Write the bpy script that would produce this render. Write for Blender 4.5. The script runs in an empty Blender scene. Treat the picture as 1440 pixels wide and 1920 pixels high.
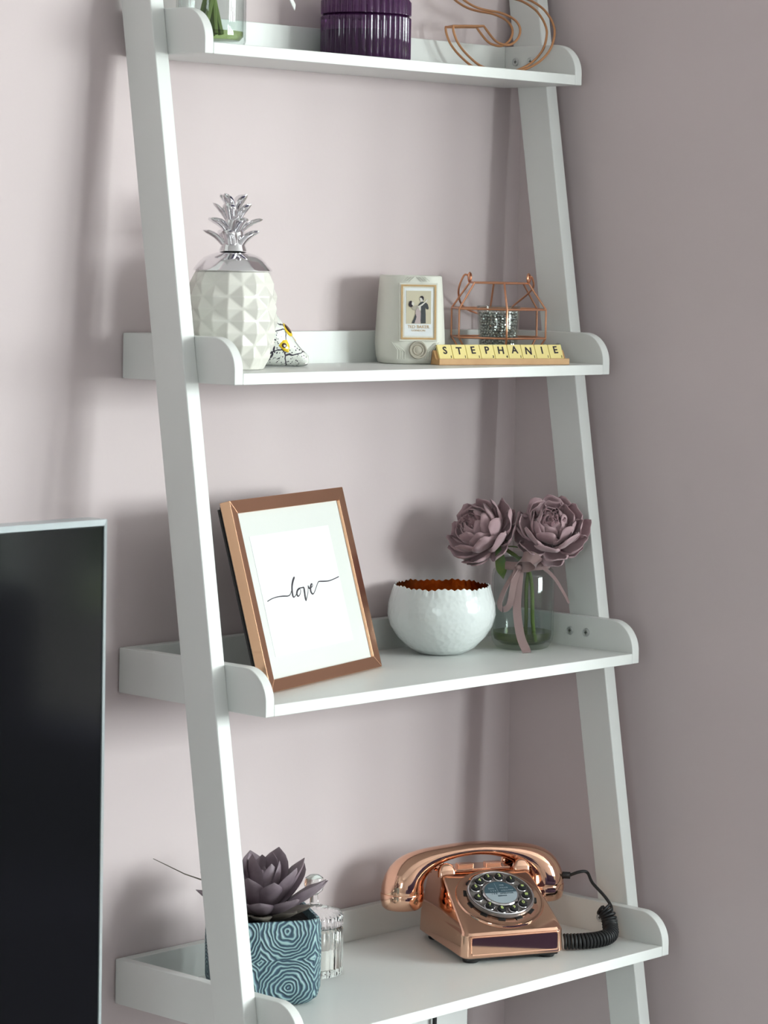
import bpy, bmesh, math, random
from math import sin, cos, pi, radians as R
from mathutils import Vector as V, Matrix
random.seed(4)
sc = bpy.context.scene
col = sc.collection

# ------------------------------------------------------------ camera
cam_d = bpy.data.cameras.new('camera'); cam = bpy.data.objects.new('camera', cam_d); col.objects.link(cam)
rt_ = V((0.6566, -0.7540, 0.0188)).normalized(); fw_ = V((0.7539, 0.6555, -0.0434)).normalized()
up_ = rt_.cross(fw_).normalized()
cam.matrix_world = Matrix(((rt_.x, up_.x, -fw_.x, -2.0205), (rt_.y, up_.y, -fw_.y, -2.3916), (rt_.z, up_.z, -fw_.z, 1.4795), (0, 0, 0, 1)))
cam_d.sensor_fit = 'VERTICAL'; cam_d.sensor_height = 36; cam_d.lens = 2.8176 * 36
cam_d.shift_x = -346.35 / 1920; cam_d.shift_y = -245.18 / 1920
cam_d.dof.use_dof = True; cam_d.dof.focus_distance = 3.27; cam_d.dof.aperture_fstop = 12.0
sc.camera = cam

# ------------------------------------------------------------ world, daylight, exposure
w = bpy.data.worlds.new('world'); sc.world = w; w.use_nodes = True
w.node_tree.nodes['Background'].inputs[0].default_value = (.87, 1.0, 1.0, 1)      # bright overcast sky
w.node_tree.nodes['Background'].inputs[1].default_value = 12.0
sc.view_settings.view_transform = 'Standard'; sc.view_settings.look = 'None'
sc.view_settings.exposure = 0.0; sc.view_settings.gamma = 1.0; sc.view_settings.use_curve_mapping = False
ROOM_Y = -3.9
WZ, WH = 1.35, 1.66                                   # height of the pane centres, pane height
WIN = [(1.625, .55), (2.28, .56), (2.975, .55), (3.63, .54)]     # x of the pane centres, pane widths
for wx, ww in WIN:                                    # daylight in the windows of the wall opposite
    l = bpy.data.lights.new('window_portal', 'AREA'); l.shape = 'RECTANGLE'; l.size = ww; l.size_y = WH
    o = bpy.data.objects.new('window_portal', l); col.objects.link(o); l.cycles.is_portal = True
    o.location = (wx, ROOM_Y - .04, WZ); o.rotation_euler = (R(90), 0, 0)
    l = bpy.data.lights.new('window_daylight', 'AREA'); l.shape = 'RECTANGLE'; l.size = ww; l.size_y = 1.02
    l.energy = 44; l.color = (.915, 1.0, .985)
    o = bpy.data.objects.new('window_daylight', l); col.objects.link(o)
    o.location = (wx, ROOM_Y - .06, 1.66); o.rotation_euler = (R(90), 0, 0)
FILL_WIN = (-2.45, 1.50, .72, .80)                        # added left-wall opening for fill light: y, z of centre, width, height
l = bpy.data.lights.new('fill_opening_portal', 'AREA'); l.shape = 'RECTANGLE'; l.size = FILL_WIN[2]; l.size_y = FILL_WIN[3]; l.cycles.is_portal = True
o = bpy.data.objects.new('fill_opening_portal', l); col.objects.link(o); o.location = (-3.21, FILL_WIN[0], FILL_WIN[1]); o.rotation_euler = (R(90), 0, R(-90))  # sky through this added opening fills the left-facing sides

# ------------------------------------------------------------ materials
def mat(name, c, rough=.5, metal=0, spec=.5, coat=0, trans=0, ior=1.45, bump=None, noise=None, sheen=0, alpha=1):
    m = bpy.data.materials.new(name); m.use_nodes = True
    nt = m.node_tree; b = nt.nodes['Principled BSDF']
    b.inputs['Base Color'].default_value = (*c, 1); b.inputs['Roughness'].default_value = rough
    b.inputs['Metallic'].default_value = metal; b.inputs['Specular IOR Level'].default_value = spec
    b.inputs['Coat Weight'].default_value = coat; b.inputs['Coat Roughness'].default_value = .06
    b.inputs['Transmission Weight'].default_value = trans; b.inputs['IOR'].default_value = ior
    b.inputs['Sheen Weight'].default_value = sheen
    tc = nt.nodes.new('ShaderNodeTexCoord')
    if noise:   # (scale, color2, low, high)
        n = nt.nodes.new('ShaderNodeTexNoise'); n.inputs['Scale'].default_value = noise[0]; n.inputs['Detail'].default_value = 5
        nt.links.new(tc.outputs['Object'], n.inputs['Vector'])
        r = nt.nodes.new('ShaderNodeValToRGB'); r.color_ramp.elements[0].position = noise[2]; r.color_ramp.elements[1].position = noise[3]
        r.color_ramp.elements[0].color = (*c, 1); r.color_ramp.elements[1].color = (*noise[1], 1)
        nt.links.new(n.outputs[0], r.inputs[0]); nt.links.new(r.outputs[0], b.inputs['Base Color'])
    if bump:    # (kind, scale, strength, distance)
        if bump[0] == 'voronoi':
            n = nt.nodes.new('ShaderNodeTexVoronoi'); n.feature = 'SMOOTH_F1'; n.inputs['Smoothness'].default_value = .4
        else:
            n = nt.nodes.new('ShaderNodeTexNoise'); n.inputs['Detail'].default_value = 4
        n.inputs['Scale'].default_value = bump[1]
        nt.links.new(tc.outputs['Object'], n.inputs['Vector'])
        bp = nt.nodes.new('ShaderNodeBump'); bp.inputs['Strength'].default_value = bump[2]; bp.inputs['Distance'].default_value = bump[3]
        nt.links.new(n.outputs[0], bp.inputs['Height']); nt.links.new(bp.outputs[0], b.inputs['Normal'])
    return m
M = dict(
    wall=mat('pink_wall_paint', (.655, .560, .566), .75, spec=.3, bump=('noise', 260, .12, .0006)),
    ceil=mat('white_ceiling', (.86, .86, .85), .8), owall=mat('off_white_wall', (.82, .80, .78), .8),
    carpet=mat('grey_carpet', (.62, .58, .575), .95, bump=('noise', 500, .5, .004)),
    white=mat('white_shelf_paint', (.765, .775, .755), .38, spec=.45, bump=('noise', 140, .04, .0004)),
    upvc=mat('white_window_frame', (.8, .8, .8), .3),
    alu=mat('silver_bezel', (.52, .58, .60), .3, metal=.45),
    screen=mat('black_screen', (.008, .008, .009), .08, spec=.22),
    blackp=mat('black_plastic', (.015, .015, .016), .45),
    blackc=mat('black_cord', (.012, .012, .013), .55),
    backb=mat('black_backing_board', (.025, .022, .022), .7),
    copper=mat('polished_copper', (.84, .51, .365), .07, metal=1),
    coppers=mat('copper_side', (.78, .46, .30), .12, metal=1),
    wire=mat('copper_wire', (.72, .36, .22), .30, metal=1),
    wireb=mat('bronze_wire', (.52, .27, .14), .42, metal=1),
    chrome=mat('silver_glaze', (.80, .79, .81), .09, metal=1),
    steel=mat('screw_steel', (.62, .63, .63), .35, metal=.6),
    dark=mat('dark_recess', (.02, .02, .02), .6),
    enamel=mat('white_enamel', (.72, .76, .75), .20, spec=.5, coat=.3, bump=('voronoi', 150, .32, .0016)),
    copin=mat('copper_leaf_lining', (.42, .15, .04), .28, metal=1, noise=(60, (.75, .33, .10), .35, .7), bump=('noise', 90, .5, .002)),
    ceram=mat('pearl_ceramic', (.78, .755, .695), .20, coat=.5),
    cream=mat('cream_matte_ceramic', (.70, .69, .62), .55),
    gold=mat('gold_print', (.80, .56, .30), .28, metal=.85),
    seal=mat('stone_beige_seal', (.44, .40, .33), .5),
    paper=mat('white_paper', (.80, .82, .83), .6),
    matb=mat('cream_mount', (.67, .68, .65), .7),
    ink=mat('black_ink', (.03, .02, .03), .6),
    inkg=mat('dark_grey_print', (.06, .065, .07), .6),
    beigep=mat('beige_print', (.62, .56, .42), .6),
    pinkp=mat('dusty_pink_print', (.52, .42, .42), .6),
    skin=mat('pale_print', (.72, .68, .62), .6),
    wood=mat('beech_wood', (.58, .34, .15), .5, noise=(30, (.50, .27, .11), .35, .65)),
    tile=mat('cream_yellow_tile', (.86, .72, .30), .35),
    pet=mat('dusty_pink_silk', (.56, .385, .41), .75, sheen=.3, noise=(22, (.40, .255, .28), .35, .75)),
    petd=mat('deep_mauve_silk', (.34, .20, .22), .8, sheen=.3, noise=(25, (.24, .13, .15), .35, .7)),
    leafg=mat('green_leaf', (.07, .16, .03), .45, noise=(60, (.16, .20, .04), .4, .7)),
    stem=mat('green_stem', (.16, .22, .05), .5),
    ribbon=mat('dusty_pink_satin', (.31, .205, .20), .45, sheen=.3),
    wribbon=mat('white_satin', (.80, .80, .79), .4),
    water=mat('pale_green_water', (.80, .90, .55), .02, trans=1, ior=1.33),
    glass=mat('clear_glass', (.97, .99, .98), .02, trans=1, ior=1.45),
    pglass=mat('purple_glass', (.10, .03, .115), .06, trans=.6, ior=1.45),
    wax=mat('white_wax', (.86, .80, .76), .5),
    waxp=mat('dark_purple_wax', (.06, .02, .06), .5),
    bead=mat('silver_bead', (.66, .66, .65), .22, metal=1),
    succ=mat('purple_grey_succulent', (.28, .225, .25), .55, noise=(35, (.17, .12, .15), .35, .7)),
    succg=mat('olive_succulent', (.22, .20, .155), .6, noise=(35, (.15, .12, .11), .35, .7)),
    soil=mat('dark_soil', (.02, .017, .015), .9, bump=('noise', 200, 1, .004)),
    yel=mat('yellow_eye_glaze', (.80, .55, .02), .15, coat=.4),
    brown=mat('brown_eye_glaze', (.05, .015, .004), .15, coat=.4),
    teal=mat('dark_teal_print', (.055, .10, .125), .35),
    pale=mat('pale_blue_print', (.36, .42, .46), .35),
    lime=mat('lime_digits', (.62, .72, .25), .5),
    sofa=mat('aubergine_fabric', (.085, .075, .17), .9),
    tvc=mat('white_cabinet', (.72, .72, .71), .4),
    hedge=mat('hedge_green', (.05, .07, .035), .8), lawn=mat('lawn_green', (.22, .26, .10), .9), patio=mat('patio_stone', (.42, .42, .40), .8, spec=.2),
    clear=mat('clear_acrylic', (.42, .37, .35), .05, trans=.6, ior=1.45),
)
def thin_glass(name, tint):
    m = bpy.data.materials.new(name); m.use_nodes = True; nt = m.node_tree; nt.nodes.remove(nt.nodes['Principled BSDF'])
    out = nt.nodes['Material Output']; t = nt.nodes.new('ShaderNodeBsdfTransparent'); t.inputs[0].default_value = (*tint, 1)
    g = nt.nodes.new('ShaderNodeBsdfGlossy'); g.inputs['Roughness'].default_value = .03
    f = nt.nodes.new('ShaderNodeLayerWeight'); f.inputs[0].default_value = .5; mx = nt.nodes.new('ShaderNodeMixShader')
    pw_ = nt.nodes.new('ShaderNodeMath'); pw_.operation = 'POWER'; pw_.inputs[1].default_value = 4
    ad = nt.nodes.new('ShaderNodeMath'); ad.operation = 'MULTIPLY_ADD'; ad.inputs[1].default_value = .85; ad.inputs[2].default_value = .035
    nt.links.new(f.outputs['Facing'], pw_.inputs[0]); nt.links.new(pw_.outputs[0], ad.inputs[0])
    nt.links.new(ad.outputs[0], mx.inputs[0]); nt.links.new(t.outputs[0], mx.inputs[1]); nt.links.new(g.outputs[0], mx.inputs[2]); nt.links.new(mx.outputs[0], out.inputs[0])
    return m
M['tglass'] = thin_glass('thin_clear_glass', (.90, .93, .92))
M['twater'] = thin_glass('thin_green_water', (.72, .78, .50))
def pot_material():
    m = bpy.data.materials.new('teal_rose_relief'); m.use_nodes = True; nt = m.node_tree; b = nt.nodes['Principled BSDF']
    L = nt.links.new; N = nt.nodes.new
    uv = N('ShaderNodeUVMap'); mp = N('ShaderNodeMapping'); mp.inputs['Scale'].default_value = (1, 1, 1)
    L(uv.outputs[0], mp.inputs[0])
    nz = N('ShaderNodeTexNoise'); nz.inputs['Scale'].default_value = 6; nz.inputs['Detail'].default_value = 1
    L(mp.outputs[0], nz.inputs[0])
    mix = N('ShaderNodeMix'); mix.data_type = 'VECTOR'; mix.inputs[0].default_value = .05
    L(mp.outputs[0], mix.inputs[4]); L(nz.outputs[1], mix.inputs[5])
    vo = N('ShaderNodeTexVoronoi'); vo.voronoi_dimensions = '2D'; vo.inputs['Scale'].default_value = 1; vo.inputs['Randomness'].default_value = .14
    L(mix.outputs[1], vo.inputs['Vector'])
    mu = N('ShaderNodeMath'); mu.operation = 'MULTIPLY'; mu.inputs[1].default_value = 88
    L(vo.outputs['Distance'], mu.inputs[0])
    n2 = N('ShaderNodeTexNoise'); n2.inputs['Scale'].default_value = 3.5; n2.inputs['Detail'].default_value = 1.2; L(mp.outputs[0], n2.inputs[0])
    m3 = N('ShaderNodeMath'); m3.operation = 'MULTIPLY_ADD'; m3.inputs[1].default_value = 16; L(n2.outputs[0], m3.inputs[0]); L(mu.outputs[0], m3.inputs[2])
    si = N('ShaderNodeMath'); si.operation = 'SINE'; L(m3.outputs[0], si.inputs[0])
    rp = N('ShaderNodeValToRGB'); e = rp.color_ramp.elements
    e[0].position = .25; e[0].color = (.045, .085, .125, 1); e[1].position = .95; e[1].color = (.34, .50, .50, 1)
    k = e.new(.62); k.color = (.13, .25, .31, 1)
    ma = N('ShaderNodeMath'); ma.operation = 'MULTIPLY_ADD'; ma.inputs[1].default_value = .5; ma.inputs[2].default_value = .5; L(si.outputs[0], ma.inputs[0])
    L(ma.outputs[0], rp.inputs[0]); L(rp.outputs[0], b.inputs['Base Color'])
    bp = N('ShaderNodeBump'); bp.inputs['Strength'].default_value = .8; bp.inputs['Distance'].default_value = .0015
    L(ma.outputs[0], bp.inputs['Height']); L(bp.outputs[0], b.inputs['Normal'])
    b.inputs['Roughness'].default_value = .5
    return m
M['pot'] = pot_material()
def skull_material():
    m = bpy.data.materials.new('painted_skull_ceramic'); m.use_nodes = True; nt = m.node_tree; b = nt.nodes['Principled BSDF']
    L = nt.links.new; N = nt.nodes.new
    tc = N('ShaderNodeTexCoord')
    vo = N('ShaderNodeTexVoronoi'); vo.feature = 'DISTANCE_TO_EDGE'; vo.inputs['Scale'].default_value = 55
    nz = N('ShaderNodeTexNoise'); nz.inputs['Scale'].default_value = 60
    mix = N('ShaderNodeMix'); mix.data_type = 'VECTOR'; mix.inputs[0].default_value = .012
    L(tc.outputs['Object'], mix.inputs[4]); L(nz.outputs[1], mix.inputs[5]); L(tc.outputs['Object'], nz.inputs[0])
    L(mix.outputs[1], vo.inputs['Vector'])
    lt = N('ShaderNodeMath'); lt.operation = 'LESS_THAN'; lt.inputs[1].default_value = .035; L(vo.outputs['Distance'], lt.inputs[0])
    v2 = N('ShaderNodeTexVoronoi'); v2.inputs['Scale'].default_value = 420; L(tc.outputs['Object'], v2.inputs['Vector'])
    n3 = N('ShaderNodeTexNoise'); n3.inputs['Scale'].default_value = 45; L(tc.outputs['Object'], n3.inputs[0])
    g = N('ShaderNodeMath'); g.operation = 'GREATER_THAN'; g.inputs[1].default_value = .54; L(n3.outputs[0], g.inputs[0])
    l2 = N('ShaderNodeMath'); l2.operation = 'LESS_THAN'; l2.inputs[1].default_value = .3; L(v2.outputs['Distance'], l2.inputs[0])
    mm = N('ShaderNodeMath'); mm.operation = 'MULTIPLY'; L(g.outputs[0], mm.inputs[0]); L(l2.outputs[0], mm.inputs[1])
    mx = N('ShaderNodeMath'); mx.operation = 'MAXIMUM'; L(lt.outputs[0], mx.inputs[0]); L(mm.outputs[0], mx.inputs[1])
    cr = N('ShaderNodeMix'); cr.data_type = 'RGBA'; cr.inputs[6].default_value = (.78, .79, .74, 1); cr.inputs[7].default_value = (.05, .04, .06, 1)
    L(mx.outputs[0], cr.inputs[0]); L(cr.outputs[2], b.inputs['Base Color'])
    b.inputs['Roughness'].default_value = .16; b.inputs['Coat Weight'].default_value = .4
    return m
M['skull'] = skull_material()

# ------------------------------------------------------------ helpers
class MB:
    def __init__(s): s.v = []; s.f = []; s.uv = None
    def add(s, vs, fs):
        k = len(s.v); s.v += [tuple(v) for v in vs]; s.f += [tuple(i + k for i in f) for f in fs]; return s
    def box(s, x0, y0, z0, x1, y1, z1):
        vs = [(x, y, z) for z in (z0, z1) for y in (y0, y1) for x in (x0, x1)]
        return s.add(vs, [(0, 2, 3, 1), (4, 5, 7, 6), (0, 1, 5, 4), (2, 6, 7, 3), (0, 4, 6, 2), (1, 3, 7, 5)])
    def prism(s, pts, d, axis='x', a=0):
        # polygon extruded along axis from a to a+d ; pts are the two other coordinates
        def P(p, t): return {'x': (t, p[0], p[1]), 'y': (p[0], t, p[1]), 'z': (p[0], p[1], t)}[axis]
        n = len(pts); vs = [P(p, a) for p in pts] + [P(p, a + d) for p in pts]
        fs = [tuple(range(n))[::-1], tuple(range(n, 2 * n))] + [(i, (i + 1) % n, (i + 1) % n + n, i + n) for i in range(n)]
        return s.add(vs, fs)
    def rings(s, rings, closed=False, caps=True):
        k = len(s.v); n = len(rings[0])
        for r in rings: s.v += [tuple(p) for p in r]
        m = len(rings)
        for i in range(m if closed else m - 1):
            j = (i + 1) % m
            for a in range(n):
                b = (a + 1) % n
                s.f.append((k + i * n + a, k + i * n + b, k + j * n + b, k + j * n + a))
        if caps and not closed:
            s.f.append(tuple(k + a for a in range(n))[::-1]); s.f.append(tuple(k + (m - 1) * n + a for a in range(n)))
        return s
    def lathe(s, prof, n=48, c=(0, 0, 0), rib=None, caps=True, closed=False):
        rg = []
        for i, (r, z) in enumerate(prof):
            ring = []
            for a in range(n):
                t = 2 * pi * a / n
                rr = r if not rib else r * (1 + rib(t, i, z))
                ring.append((c[0] + rr * cos(t), c[1] + rr * sin(t), c[2] + z))
            rg.append(ring)
        return s.rings(rg, closed, caps)
    def tube(s, pts, r, n=8, closed=False, flat=None):
        pts = [V(p) for p in pts]; m = len(pts); rg = []; up = None
        for i, p in enumerate(pts):
            if closed: t = pts[(i + 1) % m] - pts[i - 1]
            else: t = pts[min(i + 1, m - 1)] - pts[max(i - 1, 0)]
            t.normalize()
            if up is None:
                up = V((0, 0, 1)) if abs(t.z) < .9 else V((1, 0, 0))
            a = (up - t * up.dot(t))
            if a.length < 1e-6: a = t.orthogonal()
            a.normalize(); b = t.cross(a); up = a
            rr = r[i] if isinstance(r, (list, tuple)) else r
            fa = flat or (1, 1)
            rg.append([p + a * cos(2 * pi * k / n) * rr * fa[0] + b * sin(2 * pi * k / n) * rr * fa[1] for k in range(n)])
        return s.rings(rg, closed, not closed)
    def build(s, name, m, parent=None, loc=(0, 0, 0), rot=(0, 0, 0), smooth=True, bevel=0, subsurf=0, ang=40, seg=2):
        me = bpy.data.meshes.new(name); me.from_pydata(s.v, [], s.f); me.update()
        bm = bmesh.new(); bm.from_mesh(me); bmesh.ops.recalc_face_normals(bm, faces=bm.faces); bm.to_mesh(me); bm.free()
        me.materials.append(m)
        o = bpy.data.objects.new(name, me); col.objects.link(o)
        if parent: o.parent = parent
        o.location = loc; o.rotation_euler = rot
        if smooth:
            me.polygons.foreach_set('use_smooth', [True] * len(me.polygons))
            me.set_sharp_from_angle(angle=R(ang))
        if bevel:
            b = o.modifiers.new('b', 'BEVEL'); b.width = bevel; b.segments = seg; b.limit_method = 'ANGLE'; b.angle_limit = R(35); b.harden_normals = True
            me.polygons.foreach_set('use_smooth', [True] * len(me.polygons))
        if subsurf:
            b = o.modifiers.new('s', 'SUBSURF'); b.levels = subsurf; b.render_levels = subsurf
        return o
def thing(name, label, cat, loc=(0, 0, 0), rz=0, rx=0, group=None):
    o = bpy.data.objects.new(name, None); col.objects.link(o); o.empty_display_size = .02
    o.location = loc; o.rotation_euler = (rx, 0, rz); o['label'] = label; o['category'] = cat
    if group: o['group'] = group
    return o
def tag(o, label, cat, group=None):
    o['label'] = label; o['category'] = cat
    if group: o['group'] = group
    return o
def link(me, name, parent, loc=(0, 0, 0), rot=None, scale=(1, 1, 1)):
    o = bpy.data.objects.new(name, me); col.objects.link(o); o.parent = parent; o.location = loc; o.scale = scale
    if rot is not None:
        if isinstance(rot, Matrix): o.rotation_euler = rot.to_euler()
        else: o.rotation_euler = rot
    return o
def smoothline(pts, n=6, closed=False):
    pts = [V(p) for p in pts]; out = []; m = len(pts)
    rng = range(m) if closed else range(m - 1)
    for i in rng:
        if closed: a, b, c, d = pts[i - 1], pts[i], pts[(i + 1) % m], pts[(i + 2) % m]
        else: a, b, c, d = pts[max(i - 1, 0)], pts[i], pts[i + 1], pts[min(i + 2, m - 1)]
        for k in range(n):
            t = k / n
            out.append(.5 * ((2 * b) + (-a + c) * t + (2 * a - 5 * b + 4 * c - d) * t * t + (-a + 3 * b - 3 * c + d) * t ** 3))
    if not closed: out.append(pts[-1])
    return out
def text(name, body, size, m, parent, loc, rot=(0, 0, 0), ext=.0002, sx=1, shear=0, bold=0):
    c = bpy.data.curves.new(name, 'FONT'); c.body = body; c.size = size; c.extrude = ext; c.align_x = 'CENTER'; c.align_y = 'CENTER'
    c.resolution_u = 3; c.offset = bold; c.shear = shear
    t = bpy.data.objects.new(name, c)
    me = bpy.data.meshes.new_from_object(t); bpy.data.objects.remove(t); bpy.data.curves.remove(c)
    me.materials.clear(); me.materials.append(m)
    o = bpy.data.objects.new(name, me); col.objects.link(o); o.parent = parent; o.location = loc; o.rotation_euler = rot; o.scale = (sx, 1, 1)
    return o
def struct(o): o['kind'] = 'structure'; return o
def rrect(x0, y0, x1, y1, r, n=5):
    out = []
    for (cx, cy, a0) in ((x1 - r, y0 + r, -90), (x1 - r, y1 - r, 0), (x0 + r, y1 - r, 90), (x0 + r, y0 + r, 180)):
        for i in range(n + 1):
            a = R(a0 + 90 * i / n); out.append((cx + r * cos(a), cy + r * sin(a)))
    return out

# ------------------------------------------------------------ the room
XC = .6323            # side of the chimney breast, right of the shelf
BD = -.56             # how far the chimney breast comes forward
XL, XR, H = -3.1, 4.3, 2.45
struct(MB().box(XL, .002, 0, XC, .12, H).build('wall_back', M['wall'], smooth=False))
struct(MB().prism([(XC, .12), (XC, 0), (.735, BD), (2.0, BD), (2.0, .12)], H, 'z', 0).build('wall_right', M['wall'], smooth=False, bevel=.002))
struct(MB().box(2.0, .0, 0, XR, .12, H).build('wall_alcove', M['wall'], smooth=False))
ya, yb, za, zb_ = FILL_WIN[0] - FILL_WIN[2] / 2, FILL_WIN[0] + FILL_WIN[2] / 2, FILL_WIN[1] - FILL_WIN[3] / 2, FILL_WIN[1] + FILL_WIN[3] / 2
struct(MB().box(XL - .1, ROOM_Y, 0, XL, ya, H).box(XL - .1, yb, 0, XL, .12, H).box(XL - .1, ya, 0, XL, yb, za).box(XL - .1, ya, zb_, XL, yb, H).build('wall_left', M['owall'], smooth=False))  # left wall, with the gap added for fill light
f = MB()
for q in (ya, (ya + yb) / 2 - .02, yb - .04): f.box(XL - .03, q, za, XL, q + .04, zb_)
f.box(XL - .03, ya, za, XL, yb, za + .04).box(XL - .03, ya, zb_ - .04, XL, yb, zb_)
struct(f.build('window_5', M['upvc'], smooth=False))  # frame around the added, unseen fill-light opening
struct(MB().box(XR, ROOM_Y, 0, XR + .1, .12, H).build('wall_far_right', M['owall'], smooth=False))
struct(MB().box(XL - .1, ROOM_Y - .1, -.05, XR + .1, .12, 0).build('floor', M['carpet'], smooth=False))
struct(MB().box(XL - .1, ROOM_Y - .1, H, XR + .1, .12, H + .05).build('ceiling', M['ceil'], smooth=False))
# opposite wall with its window openings
y0, y1 = ROOM_Y - .1, ROOM_Y
zb, zt = WZ - WH / 2, WZ + WH / 2
wb = MB().box(XL, y0, 0, XR, y1, zb).box(XL, y0, zt, XR, y1, H)
xs = XL
for (x, a) in WIN:
    wb.box(xs, y0, zb, x - a / 2, y1, zt); xs = x + a / 2
wb.box(xs, y0, zb, XR, y1, zt)
struct(wb.build('wall_opposite', M['owall'], smooth=False))
for i, (x, a) in enumerate(WIN):
    f = MB(); t = .03
    X0, X1, Z0, Z1 = x - a / 2, x + a / 2, zb, zt
    f.box(X0 - .02, y1, Z0, X0 + t, y1 + .03, Z1).box(X1 - t, y1, Z0, X1 + .02, y1 + .03, Z1)
    f.box(X0, y1, Z0, X1, y1 + .03, Z0 + t).box(X0, y1, Z1 - t, X1, y1 + .03, Z1)
    struct(f.build('window_%d' % (i + 1), M['upvc'], smooth=False))
# garden outside
struct(MB().box(-6, -7.1, -.10, 10, y0 - .001, -.05).build('garden_patio', M['patio'], smooth=False))
tag(MB().box(-6, -8.5, -.10, 10, -7.1, -.045).build('lawn', M['lawn'], smooth=False), 'green garden lawn mirrored faintly in the dark television screen', 'lawn')['kind'] = 'stuff'
hd = MB(); hr = random.Random(3)
hd.rings([[(x, -8.5 - .45 + yy_ * (.35 + .04 * hr.uniform(-1, 1)), z_ + (.05 * hr.uniform(-1, 1) if z_ > .2 else 0)) for yy_, z_ in ((1, -.05), (1.05, .5), (1.0, .95), (.6, 1.15), (-.6, 1.15), (-1, .95), (-1.05, .5), (-1, -.05))] for x in [-6 + .25 * q for q in range(65)]])
tag(hd.build('hedge', M['hedge']), 'dark clipped garden hedge mirrored faintly in the television screen', 'hedge')['kind'] = 'stuff'
struct(MB().box(XL, -.013, 0, XC, .002, .10).build('baseboard_back', M['upvc'], smooth=False, bevel=.003))
struct(MB().prism([(XC - .013, -.013), (XC, -.013), (.735, BD), (.720, BD)], .10, 'z', 0).build('baseboard_right', M['upvc'], smooth=False, bevel=.003))
# sofa seen only as a reflection in the polished telephone
sf = thing('sofa', 'dark aubergine fabric sofa, a blurred reflection in the front panel of the copper telephone', 'sofa', (.45, -2.05, 0))
for nm, b in (('seat', (-.75, -.40, .12, .75, .38, .42)), ('backrest', (-.9, -.48, .12, .9, -.26, .86)), ('armrest', (-.95, -.45, .06, -.75, .40, .62)), ('armrest', (.75, -.45, .06, .95, .40, .62))):
    MB().box(*b).build(nm, M['sofa'], sf, bevel=.04, seg=3)
for (a, b) in ((-.88, -.38), (.88, -.38), (-.88, .33), (.88, .33)): MB().lathe([(.015, 0), (.022, .06)], 12, (a, b, 0)).build('leg', M['wood'], sf)

# ------------------------------------------------------------ ladder shelf
W_, TS, TB, TH, RTH, RH = .60, .0122, .0122, .0490, .0188, .0476
SH = [(1.6833, .1252), (1.3394, .1775), (1.0, .2316), (.6611, .2858), (.3220, .3395)]
yf = lambda z: -(.33421 - .15776 * z)
shelf = thing('ladder_shelf', 'white painted wooden ladder shelf leaning on the pink wall', 'shelf')
for x in (-RTH, W_):
    zA = (.33421 - RH - .001) / .15776
    MB().prism([(yf(0), 0), (yf(0) + RH, 0), (-.001, zA), (-.001, 1.96), (yf(1.96), 1.96)], RTH, 'x', x).build('side_rail', M['white'], shelf, bevel=.0016)
scr_mb = MB().lathe([(.0052, 0), (.0052, .0008), (.0046, .0008), (.0046, .0014), (.0040, .0017), (.0036, .0009), (.0005, .0008)], 24)
# cross recess
scr = None
def screw(x, y, z, parent):
    global scr
    if scr is None:
        o = scr_mb.build('screw', M['steel'], parent); scr = o.data
        k = MB().box(-.0021, -.0004, .0007, .0021, .0004, .00105).box(-.0004, -.0021, .0007, .0004, .0021, .00105)
        me = bpy.data.meshes.new('c'); me.from_pydata(k.v, [], k.f); me.materials.append(M['dark'])
        bm = bmesh.new(); bm.from_mesh(scr); n0 = len(bm.faces); bm.from_mesh(me)
        bm.faces.ensure_lookup_table()
        for f in bm.faces[n0:]: f.material_index = 1
        bm.to_mesh(scr); bm.free(); scr.materials.append(M['dark'])
    else:
        o = bpy.data.objects.new('screw', scr); col.objects.link(o); o.parent = parent
    o.location = (x, y, z); o.rotation_euler = (0, R(-90), 0) if x > .3 else (0, R(90), 0)
SCY = [(-.029, -.0533), (-.0823, -.1065), (-.1335, -.1590), (-.1893, -.2120), (-.243, -.267)]
for i, (z, d) in enumerate(SH):
    e = MB().box(TS, -d, z, W_ - TS, -TS, z + TB).build('shelf_board', M['white'], shelf, bevel=.0009)
    MB().box(TS, -TS, z, W_ - TS, 0, z + TH).build('back_panel', M['white'], e, bevel=.0009)
    rr = .0345
    prof = [(0, z), (-d, z)] + [(-d + rr - rr * cos(R(a)), z + TH - rr + rr * sin(R(a))) for a in range(0, 91, 6)] + [(0, z + TH)]
    for x in (0, W_ - TS):
        MB().prism(prof, TS, 'x', x).build('side_panel', M['white'], e, bevel=.0011)
    for y in SCY[i]:
        screw(W_ - TS - .0002, y, z + .0303, e); screw(TS + .0002, y, z + .0303, e)
ZT = [z + TB + .0002 for z, d in SH]

# ------------------------------------------------------------ television
tv = thing('television', 'black flat television with thin silver bezel at the left edge', 'television', (-.2275, -.25, .585))
tw, th_ = 1.12, .634
MB().box(-tw + .006, .004, .006, -.006, .040, th_ - .006).build('back_casing', M['blackp'], tv, bevel=.003)
MB().box(-tw + .006, -.001, .006, -.0055, .004, th_ - .0065).build('screen', M['screen'], tv, bevel=.0005)
b = .0056
def bez(pts_o, pts_i):
    # mitred bezel strip with a chamfered front
    m = MB(); o0, o1 = pts_o; i0, i1 = pts_i
    f = lambda p, y: (p[0], y, p[1])
    vs = [f(o0, .0005), f(o1, .0005), f(i1, -.0025), f(i0, -.0025), f(o0, .028), f(o1, .028), f(i1, .028), f(i0, .028)]
    m.add(vs, [(0, 1, 2, 3), (0, 4, 5, 1), (4, 7, 6, 5), (3, 2, 6, 7), (0, 3, 7, 4), (1, 5, 6, 2)]); return m
O = [(-tw, 0), (0, 0), (0, th_), (-tw, th_)]; I = [(-tw + b, b), (-b, b), (-b, th_ - b), (-tw + b, th_ - b)]
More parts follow.
